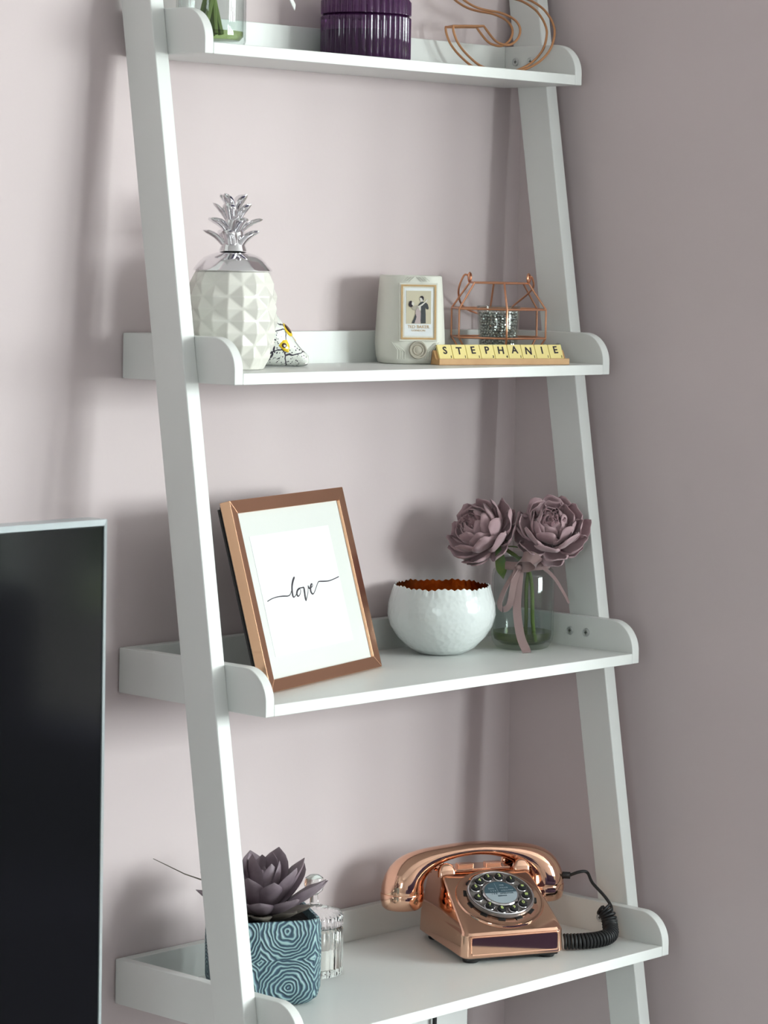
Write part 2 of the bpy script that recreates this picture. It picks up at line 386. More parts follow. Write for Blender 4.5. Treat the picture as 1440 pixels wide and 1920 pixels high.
for k in range(4):
    bez((O[k], O[(k + 1) % 4]), (I[k], I[(k + 1) % 4])).build('bezel', M['alu'], tv, smooth=False)
for x in (-.9, -.22):
    MB().tube([(x, -.10, -.03), (x, .0, .004), (x, .02, .03)], .006).build('foot', M['alu'], tv)
    MB().tube([(x, .02, .03), (x, .10, -.03)], .006).build('foot', M['alu'], tv)
cab = thing('television_cabinet', 'white television cabinet under the black television', 'cabinet', (-.80, -.26, 0))
MB().box(-.6, -.20, .06, .50, .22, .548).build('body', M['tvc'], cab, bevel=.003)
for x in (-.59, -.045):
    dd = MB().box(x, -.218, .07, x + .53, -.2005, .54).build('door', M['tvc'], cab, bevel=.002)
    MB().lathe([(.006, 0), (.006, .012), (.011, .018), (.009, .024)], 16).build('handle', M['steel'], dd, (x + .265, -.218, .5), (R(90), 0, 0))
for (a, c) in ((-.56, -.16), (.46, -.16), (-.56, .18), (.46, .18)): MB().box(a - .02, c - .02, 0, a + .02, c + .02, .06).build('leg', M['tvc'], cab)

# ------------------------------------------------------------ top shelf: vase, purple jar, wire letter
z0 = ZT[0]
va = thing('glass_vase', 'clear glass vase of cut green stems at the left end of top shelf', 'vase', (.0685, -.0575, z0))
rv = .0375
outer = [(.0001, 0), (rv - .006, 0), (rv - .002, .002), (rv, .007), (rv, .12), (rv - .006, .135), (rv - .004, .15)]
inner = [(rv - .0065, .15), (rv - .0085, .135), (rv - .0025, .118), (rv - .0025, .012), (rv - .007, .0075), (.0001, .0065)]
MB().lathe(outer + inner, 56, closed=False, caps=False).build('glass', M['tglass'], va)
MB().lathe([(.0001, .0068), (rv - .0072, .0078), (rv - .0029, .0123), (rv - .0029, .0170), (.0001, .0170)], 48, caps=False).build('water', M['twater'], va)
rib = []
P = smoothline([(-.001 + rv * .65, -rv * .8, .137), (.055, -.045, .10), (.066, -.050, .062), (.073, -.053, .046)], 5)
mb = MB(); rg = []
for i, p in enumerate(P):
    wv = V((.4, .35, .5)).normalized() * .0048; nn = V((.3, -.3, .1)).normalized() * .0004
    rg.append([p - wv - nn, p + wv - nn, p + wv + nn, p - wv + nn])
mb.rings(rg).build('ribbon', M['wribbon'], va)
MB().lathe([(rv - .0055, .128), (rv - .0048, .132), (rv - .0048, .139), (rv - .0055, .142)], 40, caps=False).build('ribbon', M['wribbon'], va)
for i, (a, b_, c, d_) in enumerate([(-.020, -.012, .030, .004), (-.008, -.016, .012, .018), (.004, -.012, -.022, .010), (-.014, .006, -.004, -.020), (.010, .008, -.014, -.012)]):
    s = tag(MB().tube(smoothline([(a, b_, .0135), ((a + c) / 2 * .7, (b_ + d_) / 2, .08), (c * .75, d_ * .75, .145), (c * 1.3, d_ * 1.3, .26)], 5), .0031, 8).build('cut_flower', M['stem']),
            'cut flower stem in the clear vase, ' + ['leaning right behind the others', 'upright in the middle', 'crossing to the left', 'at the back of the bunch', 'at the right back of the bunch'][i], 'flower', 'cut flowers in the top shelf vase')
    s.location = va.location
    bl = MB()
    for k in range(6):
        t = k * pi / 3; c0 = V((c * 1.3, d_ * 1.3, .262))
        q = V((cos(t), sin(t), 0))
        bl.rings([[c0 + q * r0 + V((-q.y, q.x, 0)) * w0 + V((0, 0, h0)), c0 + q * (r0 + .002) + V((0, 0, h0)), c0 + q * r0 + V((q.y, -q.x, 0)) * w0 + V((0, 0, h0)), c0 + q * (r0 - .002) + V((0, 0, h0))] for r0, w0, h0 in ((.003, .002, 0), (.012, .009, .012), (.013, .009, .026), (.010, .002, .038))])
    bl.build('blossom', M['wribbon'], s)

pj = thing('ribbed_candle_jar', 'dark purple ribbed glass candle jar with lid on the top shelf', 'candle jar', (.2985, -.0615, z0))
ribf = lambda k, a: (lambda t, i, z: a * abs(sin(k * t / 2)))
MB().lathe([(.0001, .0), (.0480, .0), (.0495, .003), (.0495, .048), (.0480, .0495), (.0001, .0495)], 40 * 6, rib=lambda t, i, z: (.035 * abs(sin(20 * t)) if 0 < i < 5 else 0), caps=False).build('glass', M['pglass'], pj)
MB().lathe([(.0001, .004), (.040, .004), (.040, .034), (.0001, .034)], 40, caps=False).build('wax', M['waxp'], pj)
l_ = MB().lathe([(.0001, .050), (.0475, .050), (.0495, .0515), (.0495, .066), (.0470, .0695), (.030, .074), (.010, .078), (.0001, .078)], 240, rib=lambda t, i, z: (.035 * abs(sin(20 * t)) if 1 < i < 5 else 0), caps=False).build('lid', M['pglass'], pj)
MB().lathe([(.0001, .076), (.007, .077), (.008, .084), (.013, .090), (.013, .097), (.007, .102), (.0001, .103)], 32, caps=False).build('knob', M['pglass'], l_)

S_half = [(-90, .050), (-34, .052), (-15, .037), (0, .032), (15, .032), (28, .039), (33, .049), (28, .058), (15, .0645), (-5, .069), (-30, .071), (-50, .074), (-68, .080), (-80, .0866),
          (-92, .098), (-97, .111), (-90, .130), (-70, .146), (-40, .157), (-5, .16), (35, .156), (62, .1435), (80, .13), (88, .118)]
S_pts = [(u / 1383, v) for u, v in S_half]; S_full = S_pts + [(-u, .16 - v) for u, v in S_pts]
def splined(pts, corners, n=4):
    out = []; cs = sorted(corners) + [sorted(corners)[0] + len(pts)]
    for a, b_ in zip(cs, cs[1:]):
        seg = [pts[k % len(pts)] for k in range(a, b_ + 1)]
        out += smoothline(seg, n)[:-1]
    return out
let = thing('wire_letter', 'copper wire letter S ornament at the right end of the top shelf', 'ornament', (.5215, -.0605, z0), R(-20.9))
S3 = [V((u, 0, v + .0014)) for u, v in S_full]
for dy in (-.010, .010):
    path = splined(S3, [0, 1, 24, 25], 5)
    MB().tube([p + V((0, dy, 0)) for p in path], .0015, 8, closed=True).build('wire_outline', M['wireb'], let)
for k in (0, 1, 24, 25):
    MB().tube([S3[k] + V((0, -.010, 0)), S3[k] + V((0, .010, 0))], .0012, 8).build('cross_wire', M['wireb'], let)

# ------------------------------------------------------------ second shelf
z0 = ZT[1]
pa = thing('pineapple_jar', 'pearly white ceramic pineapple jar with silver leafy lid', 'jar', (.0755, -.0895, z0), R(-49 + 31 - 20))
N = 9; rows = 9
def prad(z):
    t = z / .1045
    return .0300 + .0190 * sin(pi * min(1, (t * .62 + .0)) ** .8) * 1.0 if t < .0 else .0305 + .0180 * math.pow(sin(pi * (.06 + .76 * t)), .75) - .0015 * t
verts = []; faces = []; idx = {}
def pv(i, j):   # half-steps around j (0..2N-1), rows i
    return idx[(i, j % (2 * N))]
for i in range(rows):
    z = .1045 * i / (rows - 1)
    for j in range(2 * N):
        odd = (i + j) % 2
        bulge = .0024 if (odd == 0) else -.0013
        if i in (0, rows - 1): bulge = -.0004
        t = 2 * pi * j / (2 * N); r = prad(z) + bulge
        idx[(i, j)] = len(verts); verts.append((r * cos(t), r * sin(t), z))
for i in range(rows - 1):
    for j in range(2 * N):
        a, b_, c, d_ = pv(i, j), pv(i, j + 1), pv(i + 1, j + 1), pv(i + 1, j)
        if (i + j) % 2 == 0: faces += [(a, b_, d_), (b_, c, d_)]     # valley edge joins the two low points
        else: faces += [(a, b_, c), (a, c, d_)]
faces += [tuple(pv(0, j) for j in range(2 * N))[::-1], tuple(pv(rows - 1, j) for j in range(2 * N))]
mb = MB().add(verts, faces); ob = mb.build('body', M['ceram'], pa, smooth=False, bevel=.0013, seg=3); ob.modifiers['b'].angle_limit = R(7)
ld = MB().lathe([(.0001, .1048), (.0410, .1048), (.0425, .1056), (.0418, .1068), (.0385, .1105), (.0350, .1150), (.0300, .1195), (.0230, .1228), (.0140, .1255), (.0001, .1265)], 56,
          rib=lambda t, i, z: (.012 * sin(9 * t) if 3 < i < 7 else 0), caps=False).build('lid', M['chrome'], pa, ang=70)
def leaf_mesh(name, L, W, T, bend, m, n=9, k=10, tip=.9, mats=None, base=.35, cup=0):
    rg = []; p = V((0, 0, 0)); a = 0
    for i in range(n + 1):
        t = i / n
        wd = W * (base + (1 - base) * sin(pi * min(t / .62, 1) / 2)) * (1 if t < .62 else max(0.03, cos((t - .62) / .38 * pi / 2) ** tip))
        tk = T * (wd / W) ** .6 * (1 - .3 * t)
        d = V((0, cos(a), sin(a))); nn = V((0, -sin(a), cos(a)))
        ring = []
        for q in range(k):
            th = 2 * pi * q / k
            x = cos(th) * wd / 2
            ring.append(p + V((x, 0, 0)) + nn * (sin(th) * tk / 2 + cup * (x / (W / 2)) ** 2))
        rg.append(ring)
        p = p + d * (L / n); a += bend / n
    mb = MB().rings(rg); o = mb.build(name, m); me = o.data; bpy.data.objects.remove(o); return me
cl = leaf_mesh('crown_leaf', .031, .0165, .0075, -.85, M['chrome'], tip=.55, base=.62, cup=.001)
cl2 = leaf_mesh('crown_leaf', .027, .0145, .0068, -.5, M['chrome'], tip=.55, base=.62, cup=.001)
crown = MB().lathe([(.0001, .1255), (.015, .1262), (.0120, .135), (.0100, .150), (.0085, .165), (.0050, .176), (.0001, .178)], 20, caps=False).build('crown', M['chrome'], pa)
for (z, r, n, el, me, ph, sc_) in ((.130, .0080, 5, 58, cl, .35, 1), (.146, .0070, 5, 52, cl, .95, .95), (.158, .0055, 5, 62, cl2, .3, .95), (.168, .003, 4, 66, cl2, .9, .9)):
    for k in range(n):
        t = ph + 2 * pi * k / n
        m_ = Matrix.Rotation(t, 4, 'Z') @ Matrix.Rotation(R(el), 4, 'X')
        link(me, 'crown_leaf', crown, (-sin(t) * r, cos(t) * r, z), m_, (sc_,) * 3)

# sugar skull
sk = thing('sugar_skull', 'small white ceramic sugar skull with black drawings and yellow eyes', 'ornament', (.1570, -.0480, z0), R(-32))
sk.scale = (1.12, 1.08, 1.27)
# side profile: local +x is the face direction; cross-sections along x
def ell(cx, cz, ry, rz, x, n=28, flatz=0):
    out = []
    for a in range(n):
        t = 2 * pi * a / n; y = ry * abs(cos(t)) ** .85 * (1 if cos(t) > 0 else -1); z = cz + rz * sin(t)
        out.append((x, y, max(z, flatz)))
    return out
secs = [(-.040, .028, .004, .004), (-.037, .028, .014, .014), (-.028, .028, .022, .023), (-.014, .0285, .026, .0285), (.000, .0280, .0265, .0280), (.012, .0240, .024, .0240), (.020, .0195, .0205, .0195), (.028, .0150, .018, .0150), (.034, .0108, .017, .0108), (.040, .0075, .0160, .0075), (.045, .0062, .013, .0058), (.0475, .005, .006, .003)]
MB().rings([ell(0, cz, ry, rz, x, flatz=0) for x, cz, ry, rz in secs]).build('skull', M['skull'], sk, subsurf=1, ang=80)
def patch(name, x, y, z, nrm, rx, ry, m, parent, pts=None, h=.0012, loc2=None):
    q = V(nrm).to_track_quat('Z', 'Y').to_matrix().to_4x4()
    pts = pts or [(rx * cos(2 * pi * k / 20), ry * sin(2 * pi * k / 20)) for k in range(20)]
    o = MB().rings([[(a * s, b_ * s, hh) for a, b_ in pts] for s, hh in ((1, -.002), (1, h * .4), (.8, h), (.3, h * 1.1))]).build(name, m, parent)
    o.location = (x, y, z); o.rotation_euler = q.to_euler(); return o
for sy in (-1, 1):
    e1 = patch('eye_socket', .0235, sy * .0105, .0320, (.62, sy * .42, .66), .0062, .0075, M['yel'], sk)
    o = patch('pupil', 0, 0, .0012, (0, 0, 1), .0036, .0050, M['brown'], e1, h=.0006)
patch('nose', .0318, 0, .0235, (.8, 0, .6), .004, .0045, M['yel'], sk, pts=[(0, .005), (.003, .001), (.0038, -.003), (0, -.0015), (-.0038, -.003), (-.003, .001)])
p_ = patch('flower_mark', .0190, -.0206, .0185, (.36, -.9, .15), .006, .006, M['yel'], sk, pts=[(-.0062, 0), (-.002, .0052), (.003, .0052), (.0062, 0), (.0045, -.006), (0, -.0045)])
patch('pupil', -.0008, 0, .0012, (0, 0, 1), .0028, .0022, M['brown'], p_, h=.0006)
for k in range(7):
    y = (k - 3) * .0038
    MB().tube([(.0455 - abs(k - 3) * .0012, y, .0025), (.0462 - abs(k - 3) * .0012, y, .0095)], .0016, 8).build('tooth', M['ceram'], sk)

# candle holder
ch = thing('candle_holder', 'cream embossed ceramic candle holder with a dancing couple label', 'candle holder', (.3860, -.0535, z0), R(-49 + 13))
def squir(h, z, n=64, p=3.0):
    out = []
    for a in range(n):
        t = 2 * pi * a / n; c, s = cos(t), sin(t)
        r = (abs(c) ** p + abs(s) ** p) ** (-1 / p)
        out.append((h * r * c, h * r * s, z))
    return out
pr = [(.0335, 0), (.0362, .0015), (.0380, .008), (.0395, .024), (.0385, .045), (.0365, .080), (.0350, .1000), (.0340, .1018), (.0318, .1018), (.0310, .1000), (.0310, .070)]
MB().rings([squir(h, z) for h, z in pr]).build('body', M['cream'], ch, ang=60)
MB().lathe([(.0001, .068), (.0300, .068), (.0300, .072), (.0001, .072)], 40, caps=False).build('wax', M['wax'], ch)
MB().tube([(0, 0, .071), (0.001, 0, .083)], .0007).build('wick', M['ink'], ch)
# label panel follows the leaning front face
lab = bpy.data.objects.new('label', None)
slope = math.atan2(.0395 - .0350, .076)
FY = -.0383
ox = .0030
def fl(name, pts, m, parent, d, h=.0004):   # flat print piece on the label plane; pts (x, z)
    return MB().prism(pts, h, 'y', -d).build(name, m, parent, smooth=False)
panel = MB().prism([(-.0225, -.0335), (.0225, -.0335), (.0225, .0335), (-.0225, .0335)], .006, 'y', -.0006).build('label_panel', M['cream'], ch, (ox, FY, .0600), (-slope * .9, 0, 0), bevel=.0006)
for a, b_, c, d_ in ((-.0205, -.0315, .0205, -.0293), (-.0205, .0293, .0205, .0315), (-.0205, -.0293, -.0183, .0293), (.0183, -.0293, .0205, .0293)):
    fl('gold_border', [(a, b_), (c, b_), (c, d_), (a, d_)], M['gold'], panel, .0014, .0008)
fl('print', [(-.0165, -.0275), (.0165, -.0275), (.0165, .0275), (-.0165, .0275)], M['paper'], panel, .0008, .0003)
fl('picture', [(-.0145, -.0135), (.0145, -.0135), (.0145, .0245), (-.0145, .0245)], M['beigep'], panel, .0011, .0003)
def sq(px, pz): return ((px - 640) / 24000, (680 - pz) / 22000 + .0035)
man = [(640, 560), (690, 505), (740, 490), (790, 500), (850, 520), (895, 560), (918, 650), (905, 690), (860, 680), (825, 640), (835, 800), (838, 1040), (700, 1045), (690, 900), (700, 720), (700, 620), (625, 600)]
fl('man_figure', [sq(*p) for p in man], M['inkg'], panel, .0015, .0003)
fl('man_hair', [sq(*p) for p in [(665, 385), (700, 350), (750, 348), (780, 385), (778, 450), (755, 470), (740, 420), (710, 395)]], M['ink'], panel, .0017, .0003)
fl('man_face', [sq(*p) for p in [(665, 395), (710, 395), (742, 425), (755, 470), (720, 500), (690, 480), (662, 425)]], M['skin'], panel, .00165, .0003)
fl('shirt_front', [sq(*p) for p in [(640, 600), (700, 590), (700, 715), (650, 700)]], M['skin'], panel, .0017, .0003)
fl('woman_arm', [sq(*p) for p in [(600, 620), (720, 555), (820, 490), (850, 440), (890, 430), (870, 480), (740, 590), (620, 650)]], M['skin'], panel, .0018, .0003)
fl('woman_hair', [sq(*p) for p in [(355, 570), (380, 490), (430, 470), (455, 500), (440, 560), (485, 600), (430, 640), (375, 620)]], M['ink'], panel, .0017, .0003)
fl('woman_face', [sq(*p) for p in [(445, 500), (500, 510), (515, 560), (480, 600), (440, 560)]], M['skin'], panel, .00175, .0003)
fl('woman_bodice', [sq(*p) for p in [(440, 650), (520, 600), (600, 580), (610, 650), (560, 720), (480, 700)]], M['seal'], panel, .0016, .0003)
fl('woman_dress', [sq(*p) for p in [(550, 720), (600, 650), (660, 690), (700, 780), (690, 1045), (530, 1045), (560, 900)]], M['pinkp'], panel, .0016, .0003)
fl('dress_shadow', [sq(*p) for p in [(555, 800), (585, 880), (560, 950), (520, 1045), (445, 1040), (500, 930)]], M['inkg'], panel, .0016, .0003)
text('lettering', 'TED BAKER', .0052, M['gold'], panel, (0, -.0009, -.0170), (R(90), 0, 0), sx=.95)
text('lettering', 'LONDON', .0030, M['gold'], panel, (0, -.0009, -.0212), (R(90), 0, 0), sx=1.2)
seal = MB().lathe([(.0001, .0032), (.0025, .0030), (.0045, .0022), (.0055, .0032), (.0065, .0022), (.0080, .0022), (.0086, .0036), (.0098, .0036), (.0105, .0015), (.0105, -.003), (.0001, -.003)], 40, caps=False).build('seal', M['seal'], ch, (ox, -.0383, .0165), (R(90 - 1), 0, 0))
for s_ in (-1, 1):      # embossed chevrons either side and above
    for k in range(4):
        q = .003 * k
        MB().tube([(s_ * (.012 + q), -.0383, .006), (s_ * (.012 + q), -.0390, .014 + q * .3), (s_ * (.022 + q * .6), -.0384, .0235 + q * .2)], .00045, 6).build('embossed_line', M['cream'], ch)
        MB().tube([(s_ * (.0015 + q), -.0357, .1005), (s_ * (.007 + q), -.0362, .0955)], .0004, 6).build('embossed_line', M['cream'], ch)

# wire lantern with bead-filled glass
la = thing('wire_lantern', 'hexagonal copper wire lantern behind the wooden letter rack', 'lantern', (.5210, -.0690, z0), R(-49))
angs = [R(-19 + 60 * k) for k in range(6)]
hexp = lambda r, z: [V((r * cos(a), r * sin(a), z)) for a in angs]
rings = [hexp(.041, .0014), hexp(.0600, .0292), hexp(.0600, .0632), hexp(.0375, .0940)]
for rg in rings:
    MB().tube([p for a, b_ in zip(rg, rg[1:] + rg[:1]) for p in (a, a.lerp(b_, .5))], .0012, 8, closed=True).build('wire_ring', M['wire'], la)
for k in range(6):
    MB().tube([rg[k] for rg in rings], .0012, 8).build('wire_bar', M['wire'], la)
hk = []
for k in (3, 0):
    c = rings[3][k]; h = V((c.x, c.y, 0)).normalized(); tn = V((-h.y, h.x, 0))
    MB().tube([c + V((0, 0, .0060)) + (tn * cos(t) + V((0, 0, 1)) * sin(t) * 1.25) * .0042 for t in [2 * pi * q / 14 for q in range(14)]], .0013, 8, closed=True).build('wire_loop', M['wire'], la)
    hk.append(c + V((0, 0, .0070)))
hp = smoothline([hk[0], hk[0] + V((-.007, .000, .001)), hk[0] + V((-.0135, .008, -.020)), hk[0] + V((-.004, .036, -.040)), V((.004, .066, .0505)), hk[1] + V((-.020, .045, -.036)), hk[1] + V((.004, .012, -.014)), hk[1] + V((.004, .0, .0)), hk[1]], 6)
MB().tube(hp, .0012, 8).build('handle', M['wire'], la)
gc = thing('glass_tumbler', 'small clear glass cup filled with silver beads inside copper lantern', 'glass', (.5210, -.0690, z0))
MB().lathe([(.0001, 0), (.0205, 0), (.0215, .002), (.0262, .0655), (.0258, .0665), (.0250, .0660), (.0204, .006), (.0195, .005), (.0001, .005)], 48, caps=False).build('glass', M['tglass'], gc)
bm = bmesh.new(); ico = bmesh.new(); bmesh.ops.create_icosphere(ico, subdivisions=1, radius=1); iv = [v.co.copy() for v in ico.verts]; iff = [[v.index for v in f.verts] for f in ico.faces]
vs, fs = [], []; rnd = random.Random(5)
for lay in range(16):
    z = .0075 + lay * .0034
    R0 = .0188 + (z / .066) * .0050 - .0014
    for ring_r in ([R0, R0 - .0036] if lay < 14 else [R0 - .0036 * q for q in range(6)]):
        if ring_r < .001: continue
        n = max(3, int(2 * pi * ring_r / .0040)); off = rnd.random() * 6
        for k in range(n):
            t = off + 2 * pi * k / n; br = .0019 * rnd.uniform(.75, 1.12)
            c = V((ring_r * cos(t), ring_r * sin(t), z + rnd.uniform(-.0007, .0007)))
            m_ = Matrix.Rotation(rnd.random() * 6, 3, V((rnd.random(), rnd.random(), rnd.random() + .1)).normalized())
            k0 = len(vs); vs += [tuple(c + m_ @ p * br) for p in iv]; fs += [tuple(i + k0 for i in f) for f in iff]
bd = MB().add(vs, fs).build('beads', M['bead'], None, smooth=False); bd.location = gc.location
bd['kind'] = 'stuff'; tag(bd, 'silver metallic beads filling the small glass cup', 'beads')
# tile rack
A0 = V((.3735, -.1135, z0)); rack_rot = math.atan2(-.052, .1635)
rk = thing('tile_rack', 'small beech wood rack holding nine letter tiles on second shelf', 'rack', A0, rack_rot)
Lr = .1745
MB().prism([(0, 0), (0, .0072), (.0040, .0072), (.0052, .0052), (.0098, .0075), (.0152, .0165), (.0172, .0165), (.0215, .0), ], Lr, 'x', 0).build('rack_body', M['wood'], rk, bevel=.0005)
vals = {'S': 1, 'T': 1, 'E': 1, 'P': 3, 'H': 4, 'A': 1, 'N': 1, 'I': 1}
ordn = ['first', 'second', 'third', 'fourth', 'fifth', 'sixth', 'seventh', 'eighth', 'last']
tl = R(-27); ts_ = .0184
rm = Matrix.Rotation(rack_rot, 4, 'Z'); tile_me = None
for i, chh in enumerate('STEPHANIE'):
    lp = rm @ V((.0042 + i * .01855, .0062, .0064))
    t = thing('letter_tile', 'cream letter tile reading %s, %s from the left in the wooden rack' % (chh, ordn[i]), 'letter tile', A0 + lp, rack_rot, tl, 'letter tiles in the wooden rack')
    if tile_me is None:
        o = MB().box(0, 0, 0, ts_ - .0003, .004, .0188).build('tile', M['tile'], t, bevel=.0006); tile_me = o
    else:
        o = tile_me.copy(); col.objects.link(o); o.parent = t
    jz = [0, -.0006, .0003, .0002, 0, .0006, -.0008, 0, .0006][i]; jr = [0, .03, -.03, 0, .03, .02, .08, 0, -.06][i]
    text('letter', chh, .0128, M['ink'], t, (.0089, -.0002, .0108 + jz), (R(90), jr, 0), bold=.00022, sx=.95)
    text('number', str(vals[chh]), .0042, M['ink'], t, (.0155, -.0002, .0030), (R(90), 0, 0), bold=.00008)

# ------------------------------------------------------------ third shelf
z0 = ZT[2]
# picture frame
fr = thing('picture_frame', 'copper picture frame with love print leaning back on the third shelf', 'picture frame', (.0666, -.1738, z0 + .0042), R(15), R(-15.5))
fx0, fx1, fz0, fz1 = -.008, .227, -.0030, .2045
ix0, ix1, iz0, iz1 = .0030, .2135, .0100, .1900
def fb(a, b_, c, d_):
    vs = [(p[0], y, p[1]) for y in (0, .013) for p in (a, b_, c, d_)]
    return MB().add(vs, [(0, 1, 2, 3), (7, 6, 5, 4), (0, 4, 5, 1), (1, 5, 6, 2), (2, 6, 7, 3), (3, 7, 4, 0)])
Oc = [(fx0, fz0), (fx1, fz0), (fx1, fz1), (fx0, fz1)]; Ic = [(ix0, iz0), (ix1, iz0), (ix1, iz1), (ix0, iz1)]
for k in range(4):
    fb(Oc[k], Oc[(k + 1) % 4], Ic[(k + 1) % 4], Ic[k]).build('frame_border', M['coppers'], fr, bevel=.0005)
MB().box(ix0 - .002, .0035, iz0 - .002, ix1 + .002, .0055, iz1 + .002).build('mount', M['matb'], fr, smooth=False)
MB().box(.0200, .0031, .0330, .1835, .0036, .1640).build('print', M['paper'], fr, smooth=False)
MB().box(fx0 + .004, .0135, fz0 + .003, fx1 - .004, .0165, fz1 - .004).build('backing_board', M['backb'], fr, smooth=False)
MB().box(fx0 + .005, .0180, fz0 + .004, fx1 - .005, .0205, fz1 - .006).build('backing_board', M['backb'], fr, smooth=False)
MB().add([(x, y, z) for (y, z) in ((.0205, .150), (.0235, .150), (.0660, .0185), (.0630, .0180)) for x in (.085, .135)],
         [(0, 1, 3, 2), (2, 3, 5, 4), (4, 5, 7, 6), (6, 7, 1, 0), (0, 2, 4, 6), (1, 7, 5, 3)]).build('easel_leg', M['backb'], fr, smooth=False)
LOVE = [[(0.0272, 0.0926), (0.0369, 0.0945), (0.048, 0.0954), (0.06, 0.0951), (0.0694, 0.0943), (0.0748, 0.0956), (0.0806, 0.101), (0.0858, 0.1077), (0.0905, 0.1124), (0.0898, 0.1128), (0.086, 0.1096), (0.0824, 0.1047), (0.0801, 0.099), (0.0795, 0.0938), (0.0812, 0.092), (0.0848, 0.0933), (0.0885, 0.0956)],
        [(0.0964, 0.1004), (0.0913, 0.0986), (0.0882, 0.0949), (0.0899, 0.0921), (0.0942, 0.0937), (0.0973, 0.0973), (0.097, 0.1003), (0.1013, 0.1004), (0.1048, 0.0999), (0.1044, 0.0953), (0.1036, 0.0895), (0.1039, 0.0861), (0.1069, 0.0891), (0.1114, 0.0946), (0.1146, 0.101), (0.1147, 0.0996), (0.1164, 0.0983), (0.1207, 0.099), (0.1237, 0.1007), (0.1234, 0.1026), (0.1208, 0.1017), (0.118, 0.098), (0.1176, 0.094), (0.1204, 0.0916), (0.1246, 0.0933), (0.1315, 0.0993), (0.1361, 0.1029), (0.1391, 0.1038), (0.1489, 0.1031), (0.1589, 0.1026), (0.171, 0.1037), (0.1819, 0.1053)]]
mb = MB()
for s_ in LOVE:
    P = smoothline([(u, .0030, v) for u, v in s_], 5); rad = []
    for i in range(len(P)):
        t = P[min(i + 1, len(P) - 1)] - P[max(i - 1, 0)]
        down = -t.z / max(t.length, 1e-6)
        rad.append(.00055 + (.00105 * max(0, down) ** .7 if down > 0 else 0))
    rad = [sum(rad[max(0, i - 2):i + 3]) / len(rad[max(0, i - 2):i + 3]) for i in range(len(rad))]
    mb.tube(P, rad, 6, flat=(1, .35) if False else None)
lv = mb.build('lettering', M['ink'], fr); lv.scale = (1, .25, 1); lv.location = (0, .0030 * .75, 0)
lv['label'] = 'black handwritten word love'

# bowl
bo = thing('hammered_bowl', 'white hammered bowl with a jagged rim and copper lining', 'bowl', (.4225, -.0772, z0))
bp = [(.020, .0), (.028, .0012), (.040, .0080), (.0520, .0200), (.0600, .0330), (.0635, .0460), (.0625, .0590), (.0595, .0700), (.0562, .0800)]
n = 264
def zig(t): return .0021 * (abs(((t * 46 / (2 * pi)) % 1) * 2 - 1) - .5) + .0007 * sin(5 * t) + .0006 * sin(13 * t + 1)
def bowl_rings(off, top):
    out = []
    for i, (r, z) in enumerate(bp):
        out.append([((r - off) * cos(2 * pi * a / n), (r - off) * sin(2 * pi * a / n), z + (off if i < 3 else 0) + (zig(2 * pi * a / n) if i == len(bp) - 1 else 0)) for a in range(n)])
    return out
sh = bowl_rings(0, 0); rim_in = [(p[0] * .985, p[1] * .985, p[2]) for p in sh[-1]]
MB().rings(sh + [rim_in], caps=False).add(sh[0], [tuple(range(n))]).build('shell', M['enamel'], bo, ang=70)
li = bowl_rings(.0012, 0); MB().rings(li, caps=False).add(li[0], [tuple(range(n))]).build('lining', M['copin'], bo, ang=70)

# jar with peonies
JX, JY = .5285, -.1095
gj = thing('glass_jar', 'clear glass jar with pink ribbon bow holding two silk peonies', 'jar', (JX, JY, z0))
MB().lathe([(.0001, 0), (.0270, 0), (.0310, .0015), (.0362, .0090), (.0374, .0160), (.0374, .0860), (.0355, .0935), (.0305, .0975), (.0300, .1005), (.0318, .1020), (.0318, .1035), (.0302, .1050), (.0302, .1095), (.0312, .1115), (.0300, .1122),
            (.0285, .1115), (.0280, .0985), (.0330, .0920), (.0350, .0850), (.0350, .0165), (.0335, .0110), (.0260, .0060), (.0001, .0050)], 64, caps=False).build('glass', M['tglass'], gj)
MB().lathe([(.0001, .0053), (.0258, .0063), (.0332, .0113), (.0346, .0165), (.0346, .0200), (.0001, .0200)], 48, caps=False).build('water', M['twater'], gj)
rb = MB().lathe([(.0312, .0955), (.0320, .0965), (.0322, .1040), (.0314, .1055)], 40, caps=False).build('ribbon', M['ribbon'], gj)
def strip(pts, wv, name, m, parent, n=6, th=.0004, taper=None):
    P = smoothline(pts, n); rg = []
    for i, p in enumerate(P):
        t = (P[min(i + 1, len(P) - 1)] - P[max(i - 1, 0)]).normalized()
        f = i / (len(P) - 1)
        wd = V(wv[0]).lerp(V(wv[1]), f); L0 = wd.length
        wd = (wd - t * wd.dot(t)).normalized() * L0
        nn = t.cross(wd).normalized() * th
        rg.append([p - wd - nn, p + wd - nn, p + wd + nn, p - wd + nn])
    return MB().rings(rg).build(name, m, parent, ang=60)
